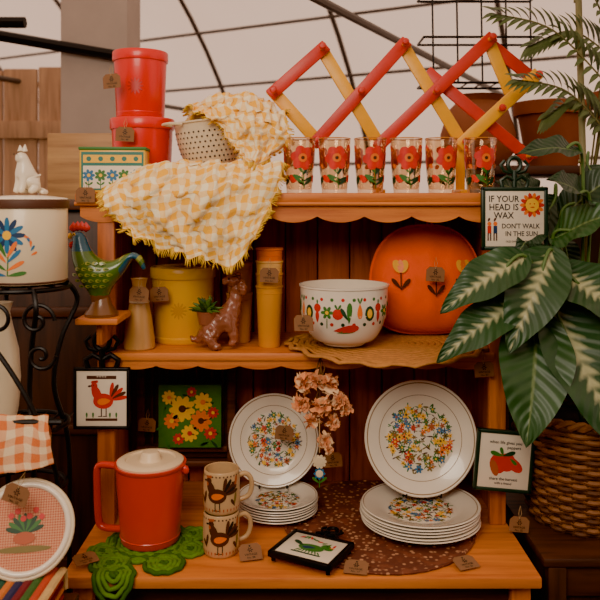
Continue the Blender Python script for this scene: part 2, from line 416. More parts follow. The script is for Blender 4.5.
ging=gingham('yellow_gingham',(252,240,200),(250,182,0),11); frm=mat('fringe_yellow',(246,200,60),.95)
b=B()
sheet(b,[[(-.476,1.89,1.528),(-.38,1.90,1.562),(-.279,1.885,1.58),(-.152,1.88,1.57),(-.038,1.87,1.555)],
 [(-.466,1.82,1.54),(-.36,1.81,1.588),(-.252,1.805,1.593),(-.144,1.81,1.588),(-.04,1.81,1.583)],
 [(-.460,1.765,1.510),(-.356,1.76,1.520),(-.247,1.76,1.53),(-.143,1.76,1.54),(-.052,1.765,1.53)],
 [(-.422,1.755,1.450),(-.340,1.750,1.446),(-.248,1.748,1.440),(-.153,1.750,1.445),(-.082,1.755,1.462)],
 [(-.385,1.756,1.418),(-.322,1.750,1.386),(-.235,1.746,1.366),(-.153,1.750,1.350),(-.108,1.756,1.410)]],120,110,ging,amp=.015,fr=27,fringe=frm,seed=2,uvs=1.35)
b.build('gingham_cloth',sharp=180)
b=B()
sheet(b,[[(-.30,2.0,1.70),(-.197,2.03,1.70),(-.10,2.02,1.68),(-.045,2.0,1.64)],
 [(-.289,1.96,1.742),(-.197,1.97,1.772),(-.11,1.97,1.765),(-.045,1.95,1.725)],
 [(-.272,1.88,1.732),(-.192,1.88,1.748),(-.106,1.89,1.74),(-.034,1.88,1.697)],
 [(-.215,1.835,1.70),(-.170,1.825,1.69),(-.093,1.82,1.682),(-.03,1.85,1.646)],
 [(-.17,1.83,1.641),(-.136,1.815,1.631),(-.092,1.815,1.631),(-.05,1.85,1.622)],
 [(-.14,1.82,1.598),(-.121,1.81,1.592),(-.100,1.81,1.594),(-.075,1.84,1.60)]],110,110,ging,amp=.016,fr=33,fringe=frm,seed=5,uvs=1.0)
b.build('gingham_cloth',sharp=180)
# glasses
glass=cheapglass('clear_glass')
gold=mat('gilt',(200,140,60),.3,.1,metal=.6); poppy=mat('poppy_red',(222,44,22),.4,.3,60)
for gi,px in enumerate((-.002,.086,.175,.265,.352,.449)):
    b=B(); h=.136; rb,rt=.031,.0405
    rf=lambda v: rb+(rt-rb)*(max(0,v)/h)**.8
    out=[(rf(h*k/12),h*k/12) for k in range(0,13)]
    b.lathe([(0,0),(rb*.92,0)]+out[0:]+[(rt-.0018,h)]+[(rf(h*k/12)-.002,h*k/12+.002) for k in range(11,0,-1)]+[(rb*.85,.009),(0,.008)],glass,n=48)
    b.lathe([(rt+.0004,h-.002),(rt-.0022,h+.0005)],gold,n=48)
    mf=cyl(rf)
    for k in range(3):
        u0=k*2*pi*.036/3+.004+random.uniform(-.004,.004); cy=.086; a=random.uniform(-20,20)
        for q in range(6): b.poly(petal(u0,cy,.031,.026,a+60*q,12,.0),mf,poppy if q%3 else rink,q*.3)
        b.poly(circ(u0,cy,.011,10),mf,oink,2.4); b.poly(circ(u0,cy,.0045,8),mf,kink,3)
        b.poly(rect(u0+.002,.036,.0022,.05,4),mf,green,0)
        for q,(dx,an) in enumerate(((.002,35),(.002,145),(.002,15),(.002,165),(-.0,60),(0,120))):
            b.poly(petal(u0+dx,.018+.006*q,.028,.011,an,12),mf,green if q%2 else dgreen,.5)
        u1=u0+.036; b.poly(circ(u1,.110,.009,9),mf,poppy,0); b.poly(circ(u1,.035,.010,9),mf,poppy,0); b.poly(circ(u1,.107,.003,8),mf,yink,1); b.poly(circ(u1,.066,.006,9),mf,oink,0)
    b.build('drinking_glass',(px,1.87,ZT),(0,0,random.uniform(-12,12)))
# accordion rack
b=B()
def slat(a,c,mt,y):
    ax_,az=a; bx,bz=c; L=math.hypot(bx-ax_,bz-az); an=math.degrees(math.atan2(bz-az,bx-ax_))
    b.box((0,0,0),(L+.03,.008,.033),mt,M=T(((ax_+bx)/2,y,(az+bz)/2))@R('Y',-an),bev=.003)
tops=[(.058,1.894),(.270,1.905),(.494,1.918)]
bots=[(.045,1.655),(.208,1.645),(.425,1.650),(.60,1.615)]
left=(-.068,1.782); right=(.612,1.822)
slat(left,tops[0],slatr,1.955); slat(left,bots[0],slaty,1.967)
slat(bots[0],tops[1],slatr,1.955); slat(tops[0],bots[1],slaty,1.967)
slat(bots[1],tops[2],slatr,1.955); slat(tops[1],bots[2],slaty,1.967)
slat(bots[2],right,slaty,1.955); slat(tops[2],right,slatr,1.979)
slat(tops[2],(.545,1.795),slaty,1.967); slat((.345,1.83),bots[3],slatr,1.979)
def mid(a,c): return ((a[0]+c[0])/2,(a[1]+c[1])/2)
for p in tops+bots+[left,right,mid(bots[0],tops[1]),mid(bots[1],tops[2]),mid(bots[2],right)]:
    b.tube([(p[0],1.985,p[1]),(p[0],1.92,p[1])],.0055,slaty,10); b.lathe([(0,0),(.009,.001),(.010,.006),(.006,.011),(0,.012)],slatr,M=T((p[0],1.923,p[1]))@R('X',90),n=16)
for p in (bots[1],bots[2]): b.rbox(p[0]-.012,p[0]+.012,1.985,1.994,ZT,p[1]+.02,slaty,.002); b.rbox(p[0]-.012,p[0]+.012,1.93,2.04,ZT,ZT+.01,slaty,.002)
b.build('accordion_peg_rack')
# ================================================================= MID SHELF ITEMS
b=B(); b.lathe([(0,0),(.036,0),(.039,.004),(.037,.03),(.031,.075),(.024,.115),(.0185,.142),(.0165,.155),(.019,.168),(.021,.172),(.018,.172),(.014,.155),(0,.15)],tanc); 
b.lathe([(.0240,.112),(.0255,.115),(.0238,.118)],cream); b.build('ceramic_vase',(-.395,1.842,ZM))
canister('plastic_canister',(-.304,1.955,ZM),.081,.192,yellow,yellow,taper=.95)
def tumbler(name,loc,h,rt,rb,mts):
    b=B(); n=len(mts)
    hh=h*(.62 if n>1 else 1); 
    for i,m in enumerate(mts):
        z0=(h-hh)*i/(max(1,n-1)) if n>1 else 0; z1=z0+hh
        b.lathe([(0,z0),(rb,z0),(rb+.0015,z0+.003),(rt-.001,z1-.006),(rt+.001,z1-.004),(rt+.001,z1),(rt-.002,z1),(rb-.002,z0+.006),(0,z0+.005)],m,n=40)
        b.lathe([(rt-.0035,z1-.02),(rt-.0005,z1-.018),(rt-.0035,z1-.016)],m,n=40)
    b.build(name,loc)
ty=mat('tumbler_gold',(222,152,36),.4,.08); to=mat('tumbler_orange',(230,112,30),.4,.08); tt=mat('tumbler_mustard',(210,140,34),.45,.1); tp=mat('tumbler_pale',(232,180,96),.4,.08)
tumbler('stacked_tumblers',(-.0765,1.87,ZM),.245,.0335,.025,[ty,ty,tp,to])
tumbler('stacked_tumblers',(-.156,1.93,ZM),.205,.034,.026,[tt,tt])
b=B(); rx,ry=.245,.185
for k in range(15):
    q=(k+1)/15; pts=[]
    N=90
    for j in range(N):
        a=2*pi*j/N; e=1+(.02*sin(a*18+k) if k>12 else 0)+.01*noise.noise(Vector((cos(a)*3,sin(a)*3,k*.4)))
        x=rx*q*cos(a)*e; y=ry*q*sin(a)*e; wy=1.872+y
        z=.0052+(.004*abs(sin(a*9)) if k>12 else 0)
        if wy<1.79: z-= (1.79-wy)*.16-.001
        pts.append((x,y,z+.0012*(j%2)))
    b.tube(pts,.0088 if k<13 else .0075,straw,6,closed=True,flat=.5)
b.build('straw_placemat',(.215,1.872,ZM+.0005),sharp=180)
b=B(); r=.106;h=.142
rb_=lambda v: r*(.50+.5*min(1,(max(0,v-.004)/.075))**.42) if v<.079 else r
pr=[(0,0),(r*.48,0),(r*.5,.004)]+[(rb_(.004+.0075*k),.004+.0075*k) for k in range(1,11)]+[(r,.10),(r*1.005,h-.004),(r*1.03,h-.002),(r*1.03,h+.002),(r*.985,h+.002),(r*.98,.09)]+[(rb_(.004+.0075*k)*.97,.008+.0075*k) for k in range(9,0,-1)]+[(0,.01)]
b.lathe(pr,white,n=72); mf=cyl(rb_)
for k in range(26):
    u0=-.33+.0258*k; t_=k%6
    if t_==0: b.poly(circ(u0,.085,.013,12),mf,rink,0); b.poly(petal(u0,.095,.014,.007,60),mf,green,1); b.poly(petal(u0,.095,.014,.007,120),mf,green,1)
    elif t_==1: b.poly(petal(u0,.062,.050,.017,88),mf,green,0); b.poly(petal(u0-.002,.07,.034,.012,120),mf,dgreen,.5)
    elif t_==2: b.poly(petal(u0,.110,.036,.017,-90),mf,oink,0); b.poly(petal(u0,.108,.016,.006,70),mf,green,0); b.poly(petal(u0,.108,.016,.006,110),mf,green,.4)
    elif t_==3: b.poly(circ(u0,.085,.013,12,.018),mf,dgreen,0); b.poly(circ(u0,.085,.007,10,.011),mf,yink,1); 
    elif t_==4: b.poly(circ(u0,.098,.010,10),mf,rink,0); b.poly(petal(u0,.062,.028,.014,90),mf,rink,0.5); b.poly(petal(u0,.105,.012,.006,90),mf,green,.8)
    else: flower(b,mf,u0,.088,.016,6,green,yink,lay=0); b.poly(rect(u0,.062,.0022,.024),mf,green,0)
    b.poly(circ(u0+.012,.118,.0042,8),mf,green if k%2 else rink,0); b.poly(circ(u0+.012,.06,.0045,8),mf,rink if k%2 else dgreen,0)
b.poly(petal(-.030,.045,.06,.024,8),mf,rink,2); b.poly(petal(-.022,.040,.045,.012,8),mf,green,1.5)
b.build('enamel_bowl',(.107,1.825,ZM+.0165),(0,0,0))
# orange cosy (padded dome with piping)
b=B(); w2,H=.146,.282; N=72; M_=10; vs=[]; fs=[]; TH=.088
def outl(i):
    a=2*pi*i/N; c,s_=cos(a),sin(a)
    if s_>0: x=w2*math.copysign(abs(c)**.80,c); z=H*.42+H*.58*abs(s_)**.88
    else: x=w2*math.copysign(abs(c)**.7,c); z=H*.42-H*.42*abs(s_)**.7
    return x,z
def thk(k): return TH*(max(0,1-k**2.0))**.5+.001
def plt(X,Z): return 1-.05*abs(sin(X*55))
for side in (-1,1):
    for q in range(M_+1):
        k=q/M_
        for i in range(N):
            x,z=outl(i); X=x*k; Z=H*.45+(z-H*.45)*k
            vs.append((X,side*thk(k)*(1-.30*max(0,(Z-H*.45)/H))*plt(X,Z)+.003*noise.noise(Vector((X*20,Z*20,side))),Z))
R1=(M_+1)*N
for sd in range(2):
    o=sd*R1
    for q in range(M_):
        for i in range(N):
            j=(i+1)%N; fs.append([o+q*N+i,o+q*N+j,o+(q+1)*N+j,o+(q+1)*N+i])
for i in range(N): j=(i+1)%N; fs.append([M_*N+i,M_*N+j,R1+M_*N+j,R1+M_*N+i])
b.add(vs,fs,orange)
b.tube([(outl(i)[0]*1.0,0,outl(i)[1]) for i in range(N)],.004,orange,6,closed=True)
b.tube([(.008,0,H-.002),(.003,0,H+.02),(.012,0,H+.028),(.02,0,H+.02),(.016,0,H-.002)],.003,orange,6)
brn=mat('felt_brown',(78,40,20),.9,.1); fy=mat('felt_yellow',(244,178,44),.9,.1)
def cz(u,v,o):
    z0=H*.45; a=math.atan2(v-z0,u) if (abs(u)+abs(v-z0))>1e-6 else 0
    best=1e9; rr=math.hypot(u,v-z0); ro=w2
    for i in range(N):
        x,z=outl(i); aa=math.atan2(z-z0,x); d=abs((aa-a+pi)%(2*pi)-pi)
        if d<best: best=d; ro=math.hypot(x,z-z0)
    k=min(1,rr/ro); return Vector((u,-thk(k)*(1-.30*max(0,(v-z0)/H))-.0050-o,v))
for (u0,z0,sk,fm) in ((-.078,.125,.95,fy),(.008,.110,.85,brn),(.082,.125,.95,fy)):
    b.poly(rect(u0,z0+.02,.003,.05),cz,brn,0); b.poly(petal(u0,z0-.003,.034,.013,50),cz,brn,1); b.poly(petal(u0,z0-.003,.034,.013,130),cz,brn,1)
    b.poly(petal(u0,z0+.038,.036*sk,.022,66,14,0),cz,fm,1); b.poly(petal(u0,z0+.038,.036*sk,.022,114,14,0),cz,fm,1.5); b.poly(petal(u0,z0+.038,.034*sk,.015,90,14,0),cz,oink if fm==fy else fy,2)
b.build('felt_tea_cosy',(.330,1.966,ZM+.0155),(-2,0,2))
# poodle planter
b=B()
nd=[(0,0,.062,.030,.026),(.022,0,.082,.024),(.030,0,.108,.018),(.036,0,.136,.016),(.032,0,.152,.0175),(.012,-.004,.153,.011),(.0,-.006,.150,.007),
 (-.026,0,.045,.028,.028),(-.045,0,.026,.016),(-.062,0,.02,.009),(-.072,0,.03,.007),
 (.022,-.016,.045,.0135),(.026,-.018,.018,.010),(.014,-.020,.007,.010),
 (.026,.016,.045,.0135),(.034,.018,.018,.010),(.028,.018,.007,.010),
 (-.030,-.020,.024,.015),(-.020,-.026,.008,.011),(-.004,-.028,.007,.009),(-.030,.020,.024,.015),(-.02,.026,.008,.010)]
ed=[(0,1),(1,2),(2,3),(3,4),(4,5),(5,6),(0,7),(7,8),(8,9),(9,10),(0,11),(11,12),(12,13),(0,14),(14,15),(15,16),(7,17),(17,18),(18,19),(7,20),(20,21)]
b.skin(nd,ed,browncer,3,disp=.0035,dsc=110)
for sg in (-1,1): b.skin([(.038,sg*.014,.156,.009),(.046,sg*.02,.138,.0105),(.046,sg*.021,.12,.008)],[(0,1),(1,2)],browncer,3,disp=.003,dsc=150)
b.skin([(.036,0,.163,.011),(.036,0,.171,.010)],[(0,1)],browncer,3,disp=.003,dsc=150)
b.poly(circ(0,0,.0024,8),lambda u,v,o: Vector((.014+u,-.0150-o,.158+v)),blk,1); b.poly(circ(0,0,.003,8,.002),lambda u,v,o: Vector((-.007-o,-.006+u,.152+v)),blk,1)
b.lathe([(0,.055),(.02,.055),(.026,.085),(.022,.085),(0,.08)],browncer,M=T((-.032,0,0)))
succ=mat('succulent',(94,124,54),.6,.3,40); succ2=mat('succulent_dark',(54,86,46),.6,.3,40)
for k in range(60):
    a=random.uniform(0,2*pi); e=random.uniform(.1,1.3); L=random.uniform(.02,.05); d=Vector((cos(a)*cos(e),sin(a)*cos(e),sin(e)))
    p=Vector((-.034,0,.084)); b.tube([p,p+d*L*.5,p+d*L+Vector((0,0,-.004))],[.002,.0045,.0006],succ if k%2 else succ2,6)
b.build('poodle_planter',(-.192,1.842,ZM+.001),(0,0,12),scale=1.08)
# ================================================================= LOWER BACK
b=B()
chw=wood('chair_wood',(120,70,42),(66,36,20),0)
b.rbox(-.43,-.185,2.035,2.05,.80,1.09,darkw,.004)
b.tube([(-.43,2.042,1.08),(-.37,2.042,1.088),(-.31,2.042,1.10),(-.25,2.042,1.088),(-.185,2.042,1.08)],.012,chw,8)
for x in (-.43,-.185): b.rbox(x-.012,x+.012,2.02,2.06,ZC,1.095,chw,.004)
for z in (.83,.79): b.rbox(-.42,-.195,2.015,2.055,z-.008,z+.008,chw,.003)
for x in (-.40,-.36,-.32,-.28,-.24,-.21): b.tube([(x,2.03,.84),(x,2.03,1.06)],.005,chw,8)
b.build('spindle_chair_back')
b=B(); gfab=mat('green_canvas',(74,124,54),.8,.15,80,.3); W=.168
b.box((0,0,0),(W,.012,W),gfab,bev=.002); mf=front(-.006)
for (x,z,r_,mp,mc) in ((-.02,.02,.036,yink,kink),(.035,.038,.026,yink,oink),(.03,-.012,.03,oink,kink),(-.048,-.012,.022,oink,yink),(-.055,.05,.02,yink,oink),(.0,-.045,.024,yink,rink),(.055,-.045,.018,rink,yink),(-.03,-.06,.016,rink,yink),(.062,.01,.016,rink,yink),(.005,.065,.014,rink,yink)):
    flower(b,mf,x,z,r_,9,mp,mc,lay=1,w=.55,a0=random.uniform(0,40))
for k in range(22):
    b.poly(petal(random.uniform(-.07,.06),random.uniform(-.075,.06),.026,.009,random.uniform(0,360)),mf,dgreen if k%2 else green,0)
b.build('flower_picture',(-.293,2.0,.925))
# plates
gline=mat('plate_line',(150,120,76),.4,.1); olive=mat('olive_ink',(122,106,40),.5,.2); rust=mat('rust_ink',(178,84,40),.5,.15)
def plateprof(r,z=0): return [(0,z+.003),(r*.55,z+.003),(r*.58,z),(r*.62,z+.001),(r*.72,z+.008),(r*.98,z+.017),(r,z+.0185),(r*.985,z+.0205),(r*.72,z+.012),(r*.64,z+.0062),(r*.58,z+.0055),(0,z+.0055)]
def medal(b,R_,z,dense,seed):
    rnd=random.Random(seed); mf=top(z)
    for ring in range(dense):
        rr=R_*(ring+.3)/dense; n=max(1,int(2*pi*rr/(R_*.15)))
        for k in range(n):
            a=2*pi*(k+rnd.random()*.5)/n; x,y=rr*cos(a),rr*sin(a); s_=R_*rnd.uniform(.06,.125)
            t_=rnd.random()
            if t_<.62: flower(b,mf,x,y,s_,rnd.choice((5,6)),rnd.choice((oink,yink,rust,yink,rink,olive,bink,green)),rnd.choice((kink,yink,rust)),lay=1,a0=rnd.uniform(0,60))
            for q in range(2): b.poly(petal(x,y,s_*1.7,s_*.55,rnd.uniform(0,360),8),mf,rnd.choice((olive,green,green,olive,kink)),0)
def upright(name,loc,r,rot,seed,dense=5):
    b=B(); b.lathe(plateprof(r),white,n=80)
    for q,w_ in ((.94,.0026),(.73,.0014)):
        zz=.012+(.0205-.012)*(q-.72)/.265
        b.lathe([(r*q,zz+.0006),(r*q+w_,zz+.0008+w_*.03)],gline,n=80)
    medal(b,r*.60,.0056,dense,seed)
    for sg in (-1,1):
        b.tube([(sg*r*.3,-r*.55,-.006),(sg*r*.3,-r*.99,-.006),(sg*r*.3,-r*.985,.03),(sg*r*.3,-r*.93,.036)],.0022,black,6)
        b.tube([(sg*r*.3,-r*.99,-.006),(sg*r*.36,-r*.88,-.075)],.0022,black,6)
    b.tube([(-r*.3,-r*.6,-.006),(r*.3,-r*.6,-.006)],.0022,black,6)
    return b.build(name,loc,rot)
def pstack(name,loc,r,n,seed,pit=.0062):
    b=B()
    for k in range(n): b.lathe(plateprof(r*(1-.004*(k%2)),pit*k),white,n=72,M=T((random.uniform(-.002,.002),random.uniform(-.002,.002),0)))
    medal(b,r*.58,pit*(n-1)+.0056,5,seed); b.lathe([(r*.94,pit*(n-1)+.0196),(r*.955,pit*(n-1)+.0202)],gline,n=72)
    return b.build(name,loc)
pstack('stacked_plates',(-.055,1.86,ZC+.0008),.1,6,3); pstack('stacked_plates',(.285,1.785,ZC+.0070),.141,6,4,.0068)
upright('dinner_plate',(-.068,1.955,.876),.117,(77,0,0),11,6); upright('dinner_plate',(.297,1.862,.911),.1385,(76,0,0),12,7)
b=B(); m,t,bs=nt('speckled_cotton'); vo=t.nodes.new('ShaderNodeTexVoronoi'); vo.inputs['Scale'].default_value=75; tc=t.nodes.new('ShaderNodeTexCoord'); t.links.new(tc.outputs['Object'],vo.inputs['Vector'])
o=ramp(t,vo.outputs['Distance'],[(.22,lin((200,146,104))),(.38,lin((104,56,42)))]); o=mixn(t,ramp(t,noisen(t,30),[(.5,(0,0,0,1)),(.62,(1,1,1,1))]),o,lin((126,68,48))); t.links.new(o,bs.inputs['Base Color']); bs.inputs['Roughness'].default_value=.9; bumpn(t,bs,vo.outputs['Distance'],.5,.003)
rx,ry=.225,.255; N=96
prof=[(0,.0035)]+[(k/10,.0035+.001*sin(k*2)) for k in range(1,10)]+[(.98,.006),(1,.004),(.99,.0005),(0,.0003)]
b.lathe([(p[0],p[1]) for p in prof],m,n=96,M=Matrix.Diagonal((rx,ry,1,1)))
b.tube([(rx*cos(2*pi*j/N)*(1+.006*(j%2)),ry*sin(2*pi*j/N)*(1+.006*(j%2)),.004) for j in range(N)],.0035,m,6,closed=True)
b.build('quilted_placemat',(.19,1.815,ZC))
# ================================================================= COUNTER ITEMS
b=B(); cro=mat('green_yarn',(96,140,26),.95,.35,60,.8); cro2=mat('dark_green_yarn',(60,100,24),.95,.3,60,.8)
def padc(cx,cy,r,z0=0,edge=1.549):
    k=0; rr=.006
    while rr<r:
        N=max(12,int(rr*900)); pts=[]
        for j in range(N):
            a=2*pi*j/N; x=cx+rr*cos(a)*(1+.02*sin(a*9)); y=cy+rr*sin(a)*(1+.02*sin(a*9)); z=z0+.0045+.0018*sin(j*1.6)
            wy=y
            if wy<edge-.006: z-=(edge-.006-wy)*1.6; y=edge-.006-(edge-.006-wy)*.25
            pts.append((x,y,z))
        b.tube(pts,.0052,cro if k%4 else cro2,6,closed=True); rr+=.0088; k+=1
padc(-.342,1.70,.10); padc(-.405,1.60,.048); padc(-.29,1.60,.045); padc(-.245,1.665,.036); padc(-.435,1.655,.035); padc(-.385,1.552,.044); padc(-.25,1.74,.035)
b.build('crochet_pad',(0,0,ZC),sharp=180)
b=B(); rt,rb,h=.077,.066,.165
rf=lambda v: rb+(rt-rb)*v/h
b.lathe([(0,0),(rb*.96,0),(rb,.004)]+[(rf(h*k/8),max(.004,h*k/8)) for k in range(1,9)]+[(rt+.002,h+.002),(rt+.004,h+.006),(rt+.004,h+.010),(rt-.002,h+.010),(rt-.004,h-.01),(0,h-.012)],red2,n=64)
b.lathe([(rf(.015)-.001,.012),(rf(.015)+.0012,.015),(rf(.018)-.001,.018)],red2,n=64)
b.skin([(rt-.004,0,h-.01,.012,.016),(rt+.012,0,h+.004,.007,.012)],[(0,1)],red2,2)
lidc=mat('lid_cream',(240,216,176),.4,.06)
b.lathe([(rt-.003,h+.006),(rt-.002,h+.014),(rt-.008,h+.018),(rt*.74,h+.019),(rt*.71,h+.015),(rt*.34,h+.015),(rt*.29,h+.019),(rt*.27,h+.030),(rt*.22,h+.034),(0,h+.035)],lidc,n=64)
hx=[(-rt+.004,0,h-.004),(-rt-.02,0,h-.002),(-rt-.042,0,h-.003),(-rt-.050,0,h-.014),(-rt-.050,0,h-.05),(-rt-.049,0,h-.09),(-rt-.046,0,.035),(-rt-.038,0,.022),(-rt-.015,0,.018),(-rb+.003,0,.020)]
b.tube([crom([Vector(p) for p in hx],i/40) for i in range(41)],.0105,red2,12,flat=.75)
b.build('enamel_pitcher',(-.340,1.705,ZC+.0105),(0,0,-8))
mugm=mat('stoneware',(202,166,116),.45,.25,24,coat=.15)
def rooster(b,mf,cx,cy,s,cb,cw,ct,cc,fl=1,lay=0):
    P=lambda x,y,L,w,a,m,l,pw=.5: b.poly(petal(cx+fl*x*s,cy+y*s,L*s,w*s,(a if fl>0 else 180-a),14,pw),mf,m,lay+l)
    for i,a in enumerate((100,118,136,152,168)): P(.22,.02,.62,.17,180-a,ct if i%2 else cb,.2+i*.1,1)
    b.poly(circ(cx,cy,.34*s,18,.26*s),mf,cb,lay+1); P(-.12,.0,.55,.30,112,cb,1.3,0)
    b.poly(circ(cx-fl*.30*s,cy+.52*s,.11*s,12),mf,cb,lay+1.6); P(.25,.02,-.45,.26,8,cw,2.2)
    for i in range(3): b.poly(circ(cx+fl*(-.36+.07*i)*s,cy+(.64+.01*i)*s,.05*s,8),mf,cc,lay+2)
    P(-.38,.52,-.14,.08,10,ct,2,.5); b.poly(circ(cx-fl*.36*s,cy+.40*s,.045*s,8,.07*s),mf,cc,lay+2)
    b.poly(circ(cx-fl*.32*s,cy+.54*s,.02*s,6),mf,blk,lay+2.6)
    for dx in (-.06,.1): b.poly(rect(cx+fl*dx*s,cy-.38*s,.035*s,.28*s),mf,ct,lay); b.poly(rect(cx+fl*(dx-.04)*s,cy-.52*s,.14*s,.03*s),mf,ct,lay)
def mug(loc,rz,r=.0405,h=.093):
    b=B(); rf=lambda v: r*(1-.05*abs(2*v/h-1)**3)
    b.lathe([(0,.002),(r*.8,.002),(r*.85,0),(r*.93,.003)]+[(rf(h*k/10),h*k/10) for k in range(1,10)]+[(r*.95,h-.001),(r*.93,h),(r*.88,h-.001),(r*.9,h*.5),(r*.85,.008),(0,.007)],mugm,n=48)
    pts=[(r*.93,0,h*.80),(r+.012,0,h*.84),(r+.024,0,h*.72),(r+.026,0,h*.5),(r+.018,0,h*.3),(r*.93,0,h*.22)]
    b.tube([crom([Vector(p) for p in pts],i/24) for i in range(25)],.0055,mugm,10)
    mf=cyl(rf); rooster(b,mf,-.012,h*.48,.062,kink,oink,blk,rust,1); rooster(b,mf,.10,h*.48,.055,kink,oink,blk,rust,-1)
    for k in range(30): b.poly(petal(-.12+.0082*k,.008,.008,.004,90),mf,rust,0); b.poly(circ(-.12+.0082*k,h-.008,.002,6),mf,kink,0)
    for q,(x,y) in enumerate(((.028,.2),(-.045,.25),(.03,.6))): b.poly(petal(x,h*y,.03,.009,80),mf,(olive,kink,rust)[q],0); b.poly(petal(x+.002,h*y,.02,.009,120),mf,kink,.3)
    b.build('coffee_mug',loc,(0,0,rz))
mug((-.175,1.665,ZC),18); mug((-.174,1.665,ZC+.0935),8)
def tile(name,loc,rot,W,H,fr,fw=.011,handle=1,draw=None,flat=False):
    b=B()
    b.box((0,0,0),(W-2*fw+.004,.008,H-2*fw+.004),white2,bev=.001)
    for sx in (-1,1): b.box((sx*(W/2-fw/2),0,0),(fw,.014,H),fr,bev=.003)
    for sz in (-1,1): b.box((0,0,sz*(H/2-fw/2)),(W,.014,fw),fr,bev=.003)
    if handle:
        z=0; M=T((0,0,H/2))@Matrix.Scale(handle,4)
        b.tube([(-.022,0,z-.002),(-.026,0,z+.012),(-.014,0,z+.02),(0,0,z+.012),(.014,0,z+.02),(.026,0,z+.012),(.022,0,z-.002)],.0045,fr,8,M=M)
        b.tube([(0,0,z),(0,0,z+.03)],.005,fr,8,M=M)
        b.tube([(.012*cos(a),0,z+.042+.014*sin(a)) for a in [2*pi*k/20 for k in range(20)]],.004,fr,8,closed=True,M=M)
        for sg in (-1,1): b.tube([(sg*.006,0,z+.026),(sg*.02,0,z+.03),(sg*.026,0,z+.042),(sg*.018,0,z+.05)],.0035,fr,6,M=M)
    if flat:
        for sx in (-1,1):
            for sz in (-1,1): b.tube([(sx*(W/2-.01),.005,sz*(H/2-.01)),(sx*(W/2-.01),.016,sz*(H/2-.01))],.005,fr,8)
    draw(b,front(-.004)); b.build(name,loc,rot)
gframe=mat('green_enamel_iron',(26,52,36),.4,.2)
def d_wax(b,mf):
    for i,tx in enumerate(('IF YOUR','HEAD IS','WAX')): b.text(tx,.0215,mf,blk,-.026,.046-.0195*i,1,sx=.9)
    b.text("DON'T WALK",.0160,mf,blk,.014,-.018,1,sx=.9); b.text('IN THE SUN',.0160,mf,blk,.016,-.036,1,sx=.9); b.text('OLD DANISH PROVERB',.006,mf,blk,.01,-.054,1)
    for k in range(14): b.poly(petal(.041,.032,.030,.012,k*360/14,8,.5),mf,oink if k%2 else rink,0)
    b.poly(circ(.041,.032,.016,16),mf,yink,1.5); 
    for dx in (-.005,.005): b.poly(circ(.041+dx,.035,.0018,6),mf,rink,2.5)
    b.poly(petal(.035,.027,.012,.004,0,8),mf,rink,2.5)
    for x,c1 in ((-.060,rink),(-.046,dbink)):
        b.poly(circ(x,-.012,.005,10),mf,oink,1); b.poly(rect(x,-.026,.009,.018),mf,c1,1); b.poly(rect(x-.003,-.043,.003,.018),mf,kink,1); b.poly(rect(x+.003,-.043,.003,.018),mf,kink,1)
        b.poly(petal(x-.004,-.007,.01,.007,60,8),mf,kink,2)
tile('proverb_tile_trivet',(.507,1.775,1.456),(0,0,0),.158,.150,gframe,.010,1.25,d_wax)
def d_roo(b,mf): 
    rooster(b,mf,0.004,-.006,.070,rink,oink,kink,rink,1,0); b.poly(rect(0,-.050,.075,.006),mf,kink,0)
    for x in (-.035,-.02,.02,.035): b.poly(petal(x,-.047,.014,.006,90),mf,green,0)
    b.poly(rect(0,.050,.07,.008),mf,kink,0); b.text('* * * *',.009,mf,white2,0,.050,1)
tile('rooster_tile_trivet',(-.470,1.780,1.030),(0,0,0),.134,.146,black,.008,1.5,d_roo)
def d_pep(b,mf):
    b.poly(circ(-.014,-.006,.021,16,.024),mf,rink,0); b.poly(circ(.006,-.002,.020,16,.022),mf,rink,.5); b.poly(petal(.004,.008,.048,.026,-38,14,0),mf,rink,.8)
    b.poly(petal(-.03,.002,.04,.018,-70,14,0),mf,rust,.9)
    b.poly(petal(-.004,.012,.022,.011,110),mf,green,1.2); b.poly(petal(-.006,.012,.032,.014,20),mf,dgreen,1.2); b.poly(petal(-.004,.012,.032,.014,165),mf,green,1.5); b.poly(petal(.012,.008,.022,.010,-40),mf,green,1.6)
    b.text('when life gives you',.0100,mf,blk,0,.044,1); b.text('peppers',.010,mf,blk,.02,.033,1); b.text('share the harvest',.0095,mf,blk,0,-.042,1); b.text('with a friend',.008,mf,blk,0,-.052,1)
tile('pepper_tile_trivet',(.482,1.772,.884),(0,5,0),.138,.145,gframe,.009,0,d_pep)
def d_bird(b,mf):
    b.poly(circ(0,-.002,.03,18,.016),mf,green,0); b.poly(circ(.028,.014,.011,12),mf,green,.6); b.poly(petal(.03,-.0,.02,.02,40),mf,green,.4); b.poly(petal(-.02,0,.032,.016,150),mf,dgreen,1); b.poly(petal(.01,0,.03,.014,190),mf,dbink,1.2)
    b.poly(petal(.036,.014,.012,.006,0),mf,oink,1); b.poly(circ(.03,.017,.002,6),mf,blk,2); b.poly(rect(0,-.03,.07,.005),mf,dgreen,0)
    for k in range(8): b.poly(petal(-.03+.009*k,-.03,.018,.005,60+10*k),mf,green,.2)
    for k in range(10): b.poly(petal(-.045+.010*k,.032,.014,.007,40+25*k),mf,rink if k%3==0 else green,.2)
tile('bird_tile_trivet',(.025,1.628,ZC+.0222),(-90,0,-28),.150,.125,black,.011,1,d_bird,flat=True)
